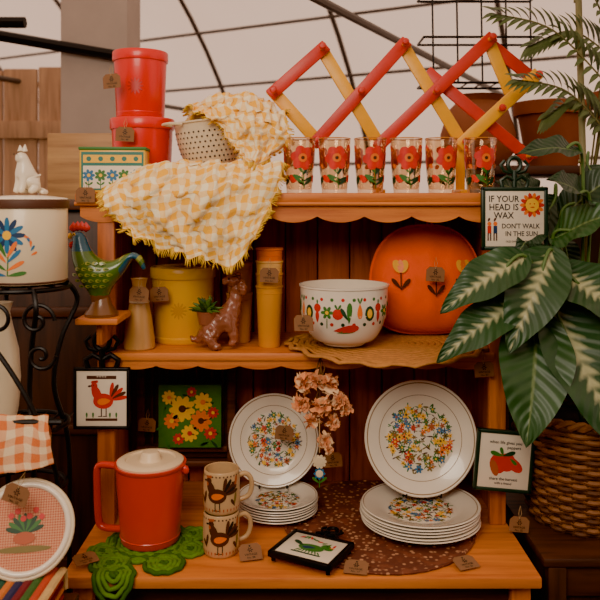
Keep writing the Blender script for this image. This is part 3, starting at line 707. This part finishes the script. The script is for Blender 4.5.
# ================================================================= DRIED FLOWERS + ornament
b=B(); peach=mat('dried_peach',(250,166,112),.9,.25,40); peach2=mat('dried_cream',(252,206,160),.9,.2,40); stem=mat('dry_stem',(120,84,46),.9)
def ruff(c,r,n,m1,m2):
    for k in range(n):
        a=random.uniform(0,2*pi); e=random.uniform(-.6,1.2); d=Vector((cos(a)*cos(e),-abs(sin(a)*cos(e))*1.0,sin(e))).normalized(); s1=d.orthogonal().normalized(); s2=d.cross(s1)
        rr=r*random.uniform(.7,1); ph=random.uniform(0,6); vs=[c+d*rr*.12]; N=11
        th=random.uniform(0,2*pi); A=s1*cos(th)+s2*sin(th); Bv=d; C2=d.cross(A)
        for j in range(N):
            q=-1.0+2.0*j/(N-1); vs.append(c+(Bv*cos(q)*.55+A*sin(q)+C2*.45*cos(q))*rr*(1+.08*sin(j*2.3+ph))+C2*.003*sin(j*1.9+ph))
        b.add(vs,[[0,j,j+1] for j in range(1,N)],m1 if k%3 else m2)
for (x,z,r_) in ((-.035,.155,.034),(.02,.150,.034),(-.045,.105,.030),(.005,.105,.036),(.045,.112,.030),(.062,.09,.022),(-.02,.065,.030),(.028,.06,.028),(.01,.022,.026),(-.01,.16,.03),(.02,-.0,.016)):
    ruff(Vector((x,random.uniform(-.012,.01),z)),r_,16,peach,peach2)
for k in range(5): b.tube([(random.uniform(-.03,.04),0,.1),(random.uniform(-.01,.02),0,.19),(0.0,.012,.212)],.0015,stem,5)
b.build('dried_flower_bunch',(.048,1.765,.915),sharp=180)
b=B(); b.tube([(0,0,.10),(0,0,.02)],.0012,string,5)
flower(b,front(0),0,.0,.017,10,cream,bink,lay=1); b.lathe([(0,-.003),(.01,-.002),(.011,.0),(.01,.002),(0,.003)],cream,M=R('X',90)); flower(b,front(0),0,-.028,.014,8,bink,yink,lay=1); b.lathe([(0,-.003),(.008,-.002),(.009,.0),(.008,.002),(0,.003)],cream,M=T((0,0,-.028))@R('X',90)); b.tube([(0,.001,.0),(0,.001,-.06)],.0014,green,5); b.poly(petal(0,-.05,.022,.008,40),front(0),green,1); b.poly(petal(0,-.05,.022,.008,140),front(0),green,1)
b.build('hanging_flower_ornament',(.045,1.735,.895))
# ================================================================= LEFT SIDE
b=B(); r,h=.083,.165; b.lathe([(0,0),(r*.96,0),(r,.004),(r,h),(r*.99,h+.001),(0,h)],cream,n=72)
b.lathe([(r*1.0,h-.012),(r*1.035,h-.012),(r*1.04,h-.008),(r*1.04,h+.002),(r*1.02,h+.006),(r*.97,h+.009),(r*.5,h+.014),(0,h+.015)],lambda c: (kink if c.z<h+.004 else white),n=72)
b.lathe([(r*.99,.002),(r*1.012,.004),(r*.99,.008)],kink,n=72)
mf=cyl(lambda v:r); uc=.010
for k in range(12): b.poly(petal(uc,.100,.036,.012,30*k,12,.5),mf,bink if k%2 else dbink,.3*(k%2))
b.poly(circ(uc,.100,.009,12),mf,yink,2); b.poly(rect(uc+.002,.050,.0025,.06,-2),mf,green,0)
for i,(x,y,a) in enumerate(((0,.03,30),(0,.03,150),(0,.045,45),(0,.045,135),(0,.02,10),(0,.02,170),(0,.055,60),(0,.055,120))): b.poly(petal(uc,y,.038,.011,a),mf,(oink,green,bink)[i%3],.5+.2*i)
for sg in (-1,1):
    for q in range(5): b.poly(petal(uc+sg*.045,.06+.008*q,.014,.006,90+sg*(-60+30*q)),mf,(oink,bink)[q%2],1)
b.build('enamel_canister',(-.568,1.555,1.3305),(0,0,-12))
b=B(); catm=mat('white_porcelain',(236,224,200),.35,.1,coat=.3)
nd=[(0,0,.024,.021,.019),(-.004,0,.044,.018),(-.010,0,.060,.014),(-.014,0,.074,.0145),(-.026,0,.071,.0085),
 (-.013,-.009,.03,.0085),(-.018,-.010,.012,.0065),(-.022,-.010,.004,.006),(-.013,.009,.03,.0085),(-.018,.010,.012,.0065),(-.022,.010,.004,.006),
 (.006,-.014,.013,.011),(-.006,-.017,.005,.006),(.006,.014,.013,.011),(-.006,.017,.005,.006),
 (.020,0,.010,.0075),(.030,-.008,.007,.005),(.026,-.020,.006,.0045),(.012,-.026,.006,.004)]
ed=[(0,1),(1,2),(2,3),(3,4),(1,5),(5,6),(6,7),(1,8),(8,9),(9,10),(0,11),(11,12),(0,13),(13,14),(0,15),(15,16),(16,17),(17,18)]
b.skin(nd,ed,catm,2)
for sg in (-1,1): b.lathe([(0,.013),(.0015,.011),(.006,0),(0,-.003)],catm,M=T((-.012,sg*.0085,.084))@R('X',-sg*12),n=12); b.lathe([(0,-.001),(.0018,0),(0,.001)],blk,M=T((-.0258,sg*.0065,.0778))@R('Y',90),n=8)
b.lathe([(0,-.001),(.0016,0),(0,.001)],mat('nose_pink',(170,90,80)),M=T((-.0348,0,.072))@R('Y',90),n=8)
b.build('cat_figurine',(-.562,1.553,1.3305+.1795),(0,0,45),scale=1.08)
b=B()
def ring(cx,cy,z,r,rr=.005): b.tube([(cx+r*cos(2*pi*k/40),cy+r*sin(2*pi*k/40),z) for k in range(40)],rr,black,8,closed=True)
cx,cy=-.585,1.575
ring(cx,cy,1.318,.098); ring(cx,cy,1.324,.05,.004)
for k in range(6): a=pi*k/6; b.tube([(cx+.098*cos(a),cy+.098*sin(a),1.325),(cx-.098*cos(a),cy-.098*sin(a),1.325)],.0035,black,6)
legs=[(cx+.098*cos(a),cy+.098*sin(a)) for a in (.6,2.2,3.9,5.3)]
for x,y in legs:
    d=Vector((x-cx,y-cy,0)).normalized()
    pts=[Vector((x,y,1.32)),Vector((x,y,1.28))+d*.02,Vector((x,y,1.2))-d*.015,Vector((x,y,1.1))-d*.03,Vector((x,y,.98))+d*.0,Vector((x,y,.8))+d*.004,Vector((x,y,.4))+d*.0,Vector((x,y,.006))+d*.01]
    b.tube([crom(pts,i/50) for i in range(51)],.0055,black,8)
def scroll(cx_,y,cz_,s,turn=1,flip=1):
    pts=[]
    for k in range(40): a=k/39*2.6*pi; rr=s*(1-.85*k/39); pts.append((cx_+flip*rr*cos(a),y,cz_+turn*rr*sin(a)))
    b.tube(pts,.0042,black,8)
scroll(-.520,1.48,1.262,.036,1,1); scroll(-.60,1.48,1.262,.036,1,-1); scroll(-.515,1.49,1.19,.030,-1,1)
ring(cx,cy,1.03,.095); ring(cx,cy,.90,.09)
for i in range(7): b.tube([(cx-.085+.028*i,cy-.08,1.03),(cx-.085+.028*i,cy+.08,1.03)],.003,black,6)
sw=[Vector(p) for p in ((-.68,1.46,1.285),(-.60,1.455,1.22),(-.53,1.45,1.12),(-.485,1.45,1.02),(-.465,1.455,.93))]
b.tube([crom(sw,i/30) for i in range(31)],.005,black,8)
b.tube([(cx-.15,1.435,1.075),(-.455,1.435,1.075)],.006,black,8)
for x in (cx-.14,-.465): b.tube([(x,1.435,1.075),(cx+(x-cx)*.7,1.505,1.06),(cx+(x-cx)*.65,1.52,1.03)],.005,black,8)
b.build('wrought_iron_stand')
orplaid=gingham('orange_plaid',(228,204,164),(208,104,36),9)
b=B(); sheet(b,[[(-.70,1.458,.99),(-.60,1.458,1.0),(-.485,1.458,.99)],[(-.69,1.455,1.06),(-.60,1.456,1.06),(-.485,1.455,1.055)],[(-.69,1.435,1.087),(-.60,1.435,1.087),(-.482,1.435,1.087)],[(-.70,1.412,1.05),(-.60,1.41,1.04),(-.470,1.415,1.045)],[(-.71,1.405,1.015),(-.60,1.395,.985),(-.462,1.405,1.005)]],60,60,orplaid,amp=.006,fr=22,seed=8)
b.build('plaid_towel',sharp=180)
b=B(); b.lathe([(0,0),(.03,0),(.036,.03),(.040,.09),(.036,.15),(.024,.2),(.018,.23),(.024,.25),(.02,.25),(.014,.22),(0,.2)],cream); b.build('ceramic_vase',(-.632,1.585,1.034))
b=B(); b.rbox(-.98,-.425,1.05,1.445,.72,.745,darkw,.004)
for x in (-.96,-.445): 
    for y in (1.07,1.425): b.rbox(x-.02,x+.02,y-.02,y+.02,0,.72,darkwz,.003)
b.build('side_table')
b=B(); cols=[(150,34,30),(34,84,64),(206,116,44),(46,44,82),(116,30,40),(60,100,44),(190,66,38),(206,170,110),(34,66,96)]
for L_ in range(4):
    z=.0065+.0125*L_
    b.rbox(-.25,.155,-.17,.165,z-.0055,z+.0045,mat('blanket_wool_%d'%L_,cols[(L_*2)%9],.95,.25,60,.6),.005)
nS=26
for k in range(nS):
    m_=mat('blanket_stripe_%d'%(k%9),cols[k%9],.95,.3,60,.6)
    x=-.245+.395*k/(nS-1)
    pts=[(x,-.178,.01),(x,-.176,.044),(x,-.168,.054),(x,-.08,.0555+.001*sin(k)),(x,.05,.0555),(x,.16,.054),(x,.170,.044),(x,.172,.015)]
    b.tube([crom([Vector(p) for p in pts],i/24) for i in range(25)],.0088,m_,6,flat=.5)
b.build('striped_blanket',(-.600,1.255,.7455))
b=B(); opk=gingham('orange_check_fabric',(222,172,138),(190,92,62),34); r=.078
uv=[];N=48;K=8;pts=[]
for i in range(K+1):
    for j in range(N+1):
        a=2*pi*j/N; x=r*i/K*cos(a); y=r*i/K*sin(a); pts.append((x,y,0)); uv.append((x/r*.5+.5,y/r*.5+.5))
b.grid(pts,N+1,K+1,opk,uv)
b.tube([(r*cos(2*pi*j/N),r*sin(2*pi*j/N),0) for j in range(N)],.0058,white,10,closed=True); b.tube([((r+.008)*cos(2*pi*j/N),(r+.008)*sin(2*pi*j/N),-.002) for j in range(N)],.004,cream,10,closed=True)
mf=top(0)
for k in range(9): b.poly(petal(.0,-.008,.036,.011,20+18*k),mf,green if k%2 else dgreen,.2*k)
for k in range(6): b.poly(circ(-.026+.011*k,.024+.008*sin(k*2),.0055,10),mf,rink,3)
b.poly(petal(-.02,-.016,.04,.022,0,14,0),mf,rust,3); b.poly(petal(-.05,-.035,.1,.012,0,14,0),mf,olive,1)
b.build('embroidery_hoop',(-.515,1.405,.884),(66,0,10))
# rooster
b=B(); b.rbox(-.500,-.405,1.665,1.80,1.222,1.236,pineX,.003); b.rbox(-.462,-.448,1.70,1.80,1.17,1.222,pineZ,.003); b.build('wall_bracket_shelf')
b=B(); bl=mat('glaze_blue',(30,88,112),.25,.25,20,coat=.4); gr=mat('glaze_green',(80,112,42),.25,.3,20,coat=.4); br=mat('glaze_brown',(116,72,38),.3,.2,coat=.3)
lg=mat('glaze_lime',(156,160,66),.3,.2,coat=.3)
def rm(c):
    if c.x>.045: return (bl,lg,gr,bl)[int((c.x*.7-c.z*.5+1)*130)%4]
    if c.z>.148: return bl
    if c.z<.048: return br
    return gr
nd=[(-.006,0,.092,.048,.036),(-.030,0,.108,.042,.034),(-.044,0,.136,.030,.026),(-.049,0,.162,.021),(-.052,0,.182,.0195),(-.066,0,.180,.009),
 (.022,0,.098,.038,.028),(.044,0,.114,.028,.018),(.060,0,.132,.026,.012),(.076,0,.140,.024,.010),(.090,0,.126,.018,.008),(.098,0,.104,.008,.005),
 (-.004,0,.05,.02),(-.002,0,.022,.024)]
ed=[(0,1),(1,2),(2,3),(3,4),(4,5),(0,6),(6,7),(7,8),(8,9),(9,10),(10,11),(0,12),(12,13)]
b.skin(nd,ed,rm,4)
b.lathe([(0,0),(.037,0),(.038,.006),(.030,.016),(.022,.03),(.018,.045),(0,.05)],br)
for k in range(4): b.lathe([(0,-.010),(.009,-.004),(.010,.002),(0,.014)],rink,M=T((-.064+.0095*k,0,.203-.002*abs(k-1.5)))@Matrix.Diagonal((1,.45,1,1)),n=12)
b.lathe([(0,.024),(.002,.018),(.007,0),(0,-.004)],yink,M=T((-.070,0,.182))@R('Y',-95),n=12)
for sg in (-1,1): b.lathe([(0,-.012),(.006,-.004),(.006,.004),(0,.008)],rink,M=T((-.066,sg*.006,.162)),n=10)
for sg in (-1,1): b.lathe([(0,-.002),(.0035,0),(0,.002)],yink,M=T((-.058,sg*.0165,.186))@R('X',90),n=10); b.lathe([(0,-.0025),(.0018,0),(0,.0025)],blk,M=T((-.058,sg*.0176,.186))@R('X',90),n=8)
def body(u,v,o):
    dx=(u+.008)/.060; dz=(v-.098)/.050; k=max(0,1-dx*dx-dz*dz); return Vector((u,-.036*math.sqrt(k)-.0042-o,v))
for i in range(5):
    for j in range(6):
        x=-.046+.016*j+(.008 if i%2 else 0); z=.070+.013*i
        if ((x+.008)/.060)**2+((z-.098)/.050)**2<.62: b.poly(petal(x,z,.014,.010,180),body,lg,0); b.poly(petal(x-.001,z,.009,.005,180),body,gr,1)
b.build('ceramic_rooster',(-.452,1.708,1.2365))
# ================================================================= RIGHT: basket, plant
b=B(); b.rbox(.545,.95,1.66,2.1,.0,.70,darkwz,.004)
for z in (.1,.25,.4,.55,.68): b.rbox(.54,.955,1.645,1.66,z-.05,z+.018,darkw,.004)
for x in (.56,.94): b.rbox(x-.02,x+.02,1.63,1.645,0,.70,darkwz,.003)
b.rbox(.53,.965,1.63,2.12,.70,.72,darkw,.004); b.build('wooden_crate')
b=B(); wick=mat('wicker',(146,94,52),.7,.35,60,.4); wick2=mat('wicker_dark',(98,60,32),.7,.35,60,.4)
rows=22; hB=.26
for i in range(rows):
    z=.006+hB*i/rows; rr=.125+.04*sin(pi*.5*i/rows); N=120
    b.tube([((rr+.0055*sin(15*2*pi*j/N+pi*(i%2)))*cos(2*pi*j/N),(rr+.0055*sin(15*2*pi*j/N+pi*(i%2)))*sin(2*pi*j/N),z) for j in range(N)],.0062,wick if i%3 else wick2,6,closed=True)
for k in range(30):
    a=2*pi*(k+.0)/30; b.tube([((.125+.04*sin(pi*.5*q/6))*cos(a),(.125+.04*sin(pi*.5*q/6))*sin(a),hB*q/6) for q in range(7)],.0045,wick2,6)
for q in range(2):
    N=120; b.tube([((.166+.006*cos(20*2*pi*j/N+q*pi))*cos(2*pi*j/N),(.166+.006*cos(20*2*pi*j/N+q*pi))*sin(2*pi*j/N),hB+.004+.006*sin(20*2*pi*j/N+q*pi)) for j in range(N)],.007,wick,6,closed=True)
soil=mat('soil',(44,30,22),.95,.4,40,.6); b.lathe([(0,.0),(.12,.0),(.125,.01),(.150,.22),(0,.235)],soil,n=40)
b.build('wicker_basket',(.700,1.85,.7215))
b=B(); lv=leafmat('variegated_leaf',True,(40,74,40)); ld=leafmat('dark_leaf',False,(32,58,34)); lv2=leafmat('green_leaf',False,(46,82,42)); stm=mat('petiole',(88,120,60),.5,.2)
def leaf(b,p0,p1,w,mt,up=(0,-.75,.65),droop=.12,fold=.25,wav=.006,nu=11,nv=22,petiole=None):
    p0=Vector(p0);p1=Vector(p1); ax=(p1-p0); L=ax.length; ax.normalize(); up=Vector(up); up=(up-ax*up.dot(ax)).normalized(); sd=ax.cross(up); pts=[];uv=[]
    ph=random.uniform(0,6)
    for i in range(nv):
        t=i/(nv-1); wid=w*.5*max(.004,(sin(pi*min(1,t**.72))**.85))*(1 if t<.98 else .3)
        c=p0+ax*L*t+up*(L*droop*sin(pi*t))
        for j in range(nu):
            u=j/(nu-1)*2-1; q=c+sd*u*wid-up*(fold*(1-abs(u))*wid)*1.0+up*wav*sin(t*16+ph+u*2)*abs(u)
            q+= ax*(-abs(u)**2*w*.10*(1-t))
            pts.append(q); uv.append((j/(nu-1),t))
    b.grid(pts,nu,nv,mt,uv)
    if petiole:
        pe=Vector(petiole); m_=(pe+p0)/2+Vector((0,-.01,.06)); b.tube([crom([pe,m_,p0,p0+ax*L*.3],i/24) for i in range(24)],.0042,stm,6)
C0=(.69,1.84,.96)
L=[((.512,1.70,1.372),(.310,1.66,1.250),.105,lv),((.582,1.73,1.385),(.452,1.63,1.165),.135,lv),((.50,1.69,1.278),(.302,1.66,1.140),.100,lv),
 ((.545,1.72,1.235),(.482,1.60,.970),.165,lv2),((.588,1.74,1.255),(.675,1.60,.965),.175,lv),((.66,1.76,1.615),(.480,1.68,1.60),.065,ld),
 ((.68,1.76,1.50),(.545,1.66,1.545),.09,ld),((.60,1.78,1.41),(.72,1.66,1.475),.11,lv2),((.60,1.74,1.34),(.73,1.63,1.22),.14,lv),((.60,1.80,1.30),(.52,1.73,1.40),.10,ld),
 ((.62,1.83,1.16),(.50,1.74,1.05),.12,ld),((.66,1.84,1.14),(.78,1.72,1.02),.14,ld),((.64,1.84,1.46),(.78,1.76,1.58),.10,ld),((.58,1.80,1.45),(.50,1.76,1.36),.07,ld)]
for p0,p1,w,m_ in L: leaf(b,p0,p1,w,m_,petiole=C0)
rnd=random.Random(4)
for k in range(30):
    x=rnd.uniform(.60,.86); y=rnd.uniform(1.86,2.1); z=rnd.uniform(1.05,1.62); a=rnd.uniform(0,2*pi); Lf=rnd.uniform(.14,.2)
    leaf(b,(x,y,z),(x+Lf*cos(a)*.8,y-.05,z+Lf*sin(a)*.8-.03),rnd.uniform(.07,.11),ld if k%3 else lv2,petiole=C0 if k%3==0 else (x,y+.02,z-.05))
b.build('potted_variegated_plant',sharp=180)
b=B(); pal=leafmat('palm_leaf',False,(80,94,52)); cane=mat('cane',(132,124,80),.6,.2)
b.tube([(.755,1.98,.97),(.745,1.96,1.4),(.722,1.95,2.1)],.009,cane,8)
for z in (1.45,1.6,1.75,1.9,2.02): b.tube([(.7425-.012*(z-1.4)*2.4,1.957,z-.004),(.7425-.012*(z-1.4)*2.4,1.957,z+.004)],.011,cane,8)
for (p,q) in (((.80,1.95,1.80),(.50,1.90,1.97)),((.82,1.95,1.65),(.55,1.88,1.80)),((.80,1.95,1.95),(.66,1.90,2.08)),((.80,1.98,1.7),(.64,1.93,1.72)),((.82,1.98,1.88),(.60,1.93,1.90))):
    p=Vector(p);q=Vector(q); m_=(p+q)/2+Vector((0,0,.05)); R_=[crom([p,m_,q],i/16) for i in range(17)]; b.tube([Vector((.745,1.98,1.40))]+R_,.0025,cane,5)
    for i in range(1,17):
        for sg in (-1,1):
            e=R_[i]+(R_[i]-R_[i-1]).normalized()*.05+Vector((0,0,sg*.055*(1.1-i/20)))+Vector((0,-.02,-.012)); leaf(b,R_[i],e,.015,pal,nu=3,nv=6,fold=.1,wav=0)
b.build('palm_plant',sharp=180)
# ================================================================= PRICE TAGS
def tag(loc,rot=(0,0,0),w=.046,h=.036,st=True,name='price_tag'):
    b=B(); c=.008; P=[(-w/2,-h/2),(w/2,-h/2),(w/2,h/2-c),(w/2-c,h/2),(-w/2+c,h/2),(-w/2,h/2-c)]
    vs=[(x,-.0005,z) for x,z in P]+[(x,.0005,z) for x,z in P]; b.add(vs,[[0,1,2,3,4,5],[11,10,9,8,7,6]]+[[i,i+6,(i+1)%6+6,(i+1)%6] for i in range(6)],kraft,smooth=False)
    mf=front(-.0005); b.poly(circ(0,h/2-.006,.0022,10),mf,blk,0); flower(b,mf,0,.004,.0065,6,blk,kraft,lay=0,w=.4); b.text('VINTAGE',.0068,mf,blk,0,-.0065,0); b.text('No. %d'%random.randint(10,99),.0065,mf,blk,0,-.0135,0)
    if st: b.tube([(0,-.001,h/2-.006),(-.004,-.002,h/2+.008),(0,.004,h/2+.024),(.004,.001,h/2+.008),(0,.001,h/2-.006)],.0006,string,4)
    b.build(name,loc,rot)
for l,r_ in [((-.470,1.872,1.797),(0,-4,-10)),((-.436,1.868,1.664),(0,3,5)),((-.508,1.776,1.512),(0,0,0)),((-.383,1.785,1.276),(0,4,0)),((-.347,1.85,1.268),(0,-3,0)),
 ((-.0745,1.815,1.318),(0,2,0)),((.008,1.695,1.222),(0,-3,-20)),((.334,1.862,1.317),(0,3,0)),((.435,1.772,1.10),(0,-4,0)),((-.04,1.895,.912),(0,6,0)),((.083,1.89,.845),(0,-5,0)),
 ((-.405,1.985,.905),(0,4,0)),((-.520,1.375,.960),(0,20,0)),((.510,1.745,.745),(0,5,0))]: tag(l if l[0]!=.334 else (.334,1.850,1.317),r_)
for l,r_ in [((-.458,1.60,ZC+.016),(-78,0,35)),((.118,1.575,ZC+.010),(-72,0,-12)),((.352,1.595,ZC+.010),(-75,0,22)),((-.108,1.63,ZC+.016),(-55,0,15))]: tag(l,r_,.05,.038,False)
# ================================================================= LIGHT / WORLD / CAMERA
w=bpy.data.worlds.new('World'); scn.world=w; w.use_nodes=True; bg=w.node_tree.nodes['Background']; bg.inputs[0].default_value=(1,.74,.60,1); bg.inputs[1].default_value=1.75
def area(name,loc,tgt,size,e,col):
    l=bpy.data.lights.new(name,'AREA'); l.shape='SQUARE'; l.size=size; l.energy=e; l.color=col; o=bpy.data.objects.new(name,l); o.location=loc
    o.rotation_euler=(Vector(tgt)-Vector(loc)).to_track_quat('-Z','Y').to_euler(); scn.collection.objects.link(o)
area('added_soft_area',(-.5,-.2,2.4),(0,1.9,1.1),1.0,50,(1,.86,.70))  # added soft area lamp standing in for daylight through the film, no opening
cam=bpy.data.cameras.new('Camera'); cam.lens=45; cam.sensor_width=36; cam.shift_y=-1/6; cam.clip_start=.05
cam.dof.use_dof=True; cam.dof.focus_distance=1.78; cam.dof.aperture_fstop=4.5
co=bpy.data.objects.new('Camera',cam); co.location=(0,0,1.5); co.rotation_euler=(pi/2,0,0); scn.collection.objects.link(co); scn.camera=co
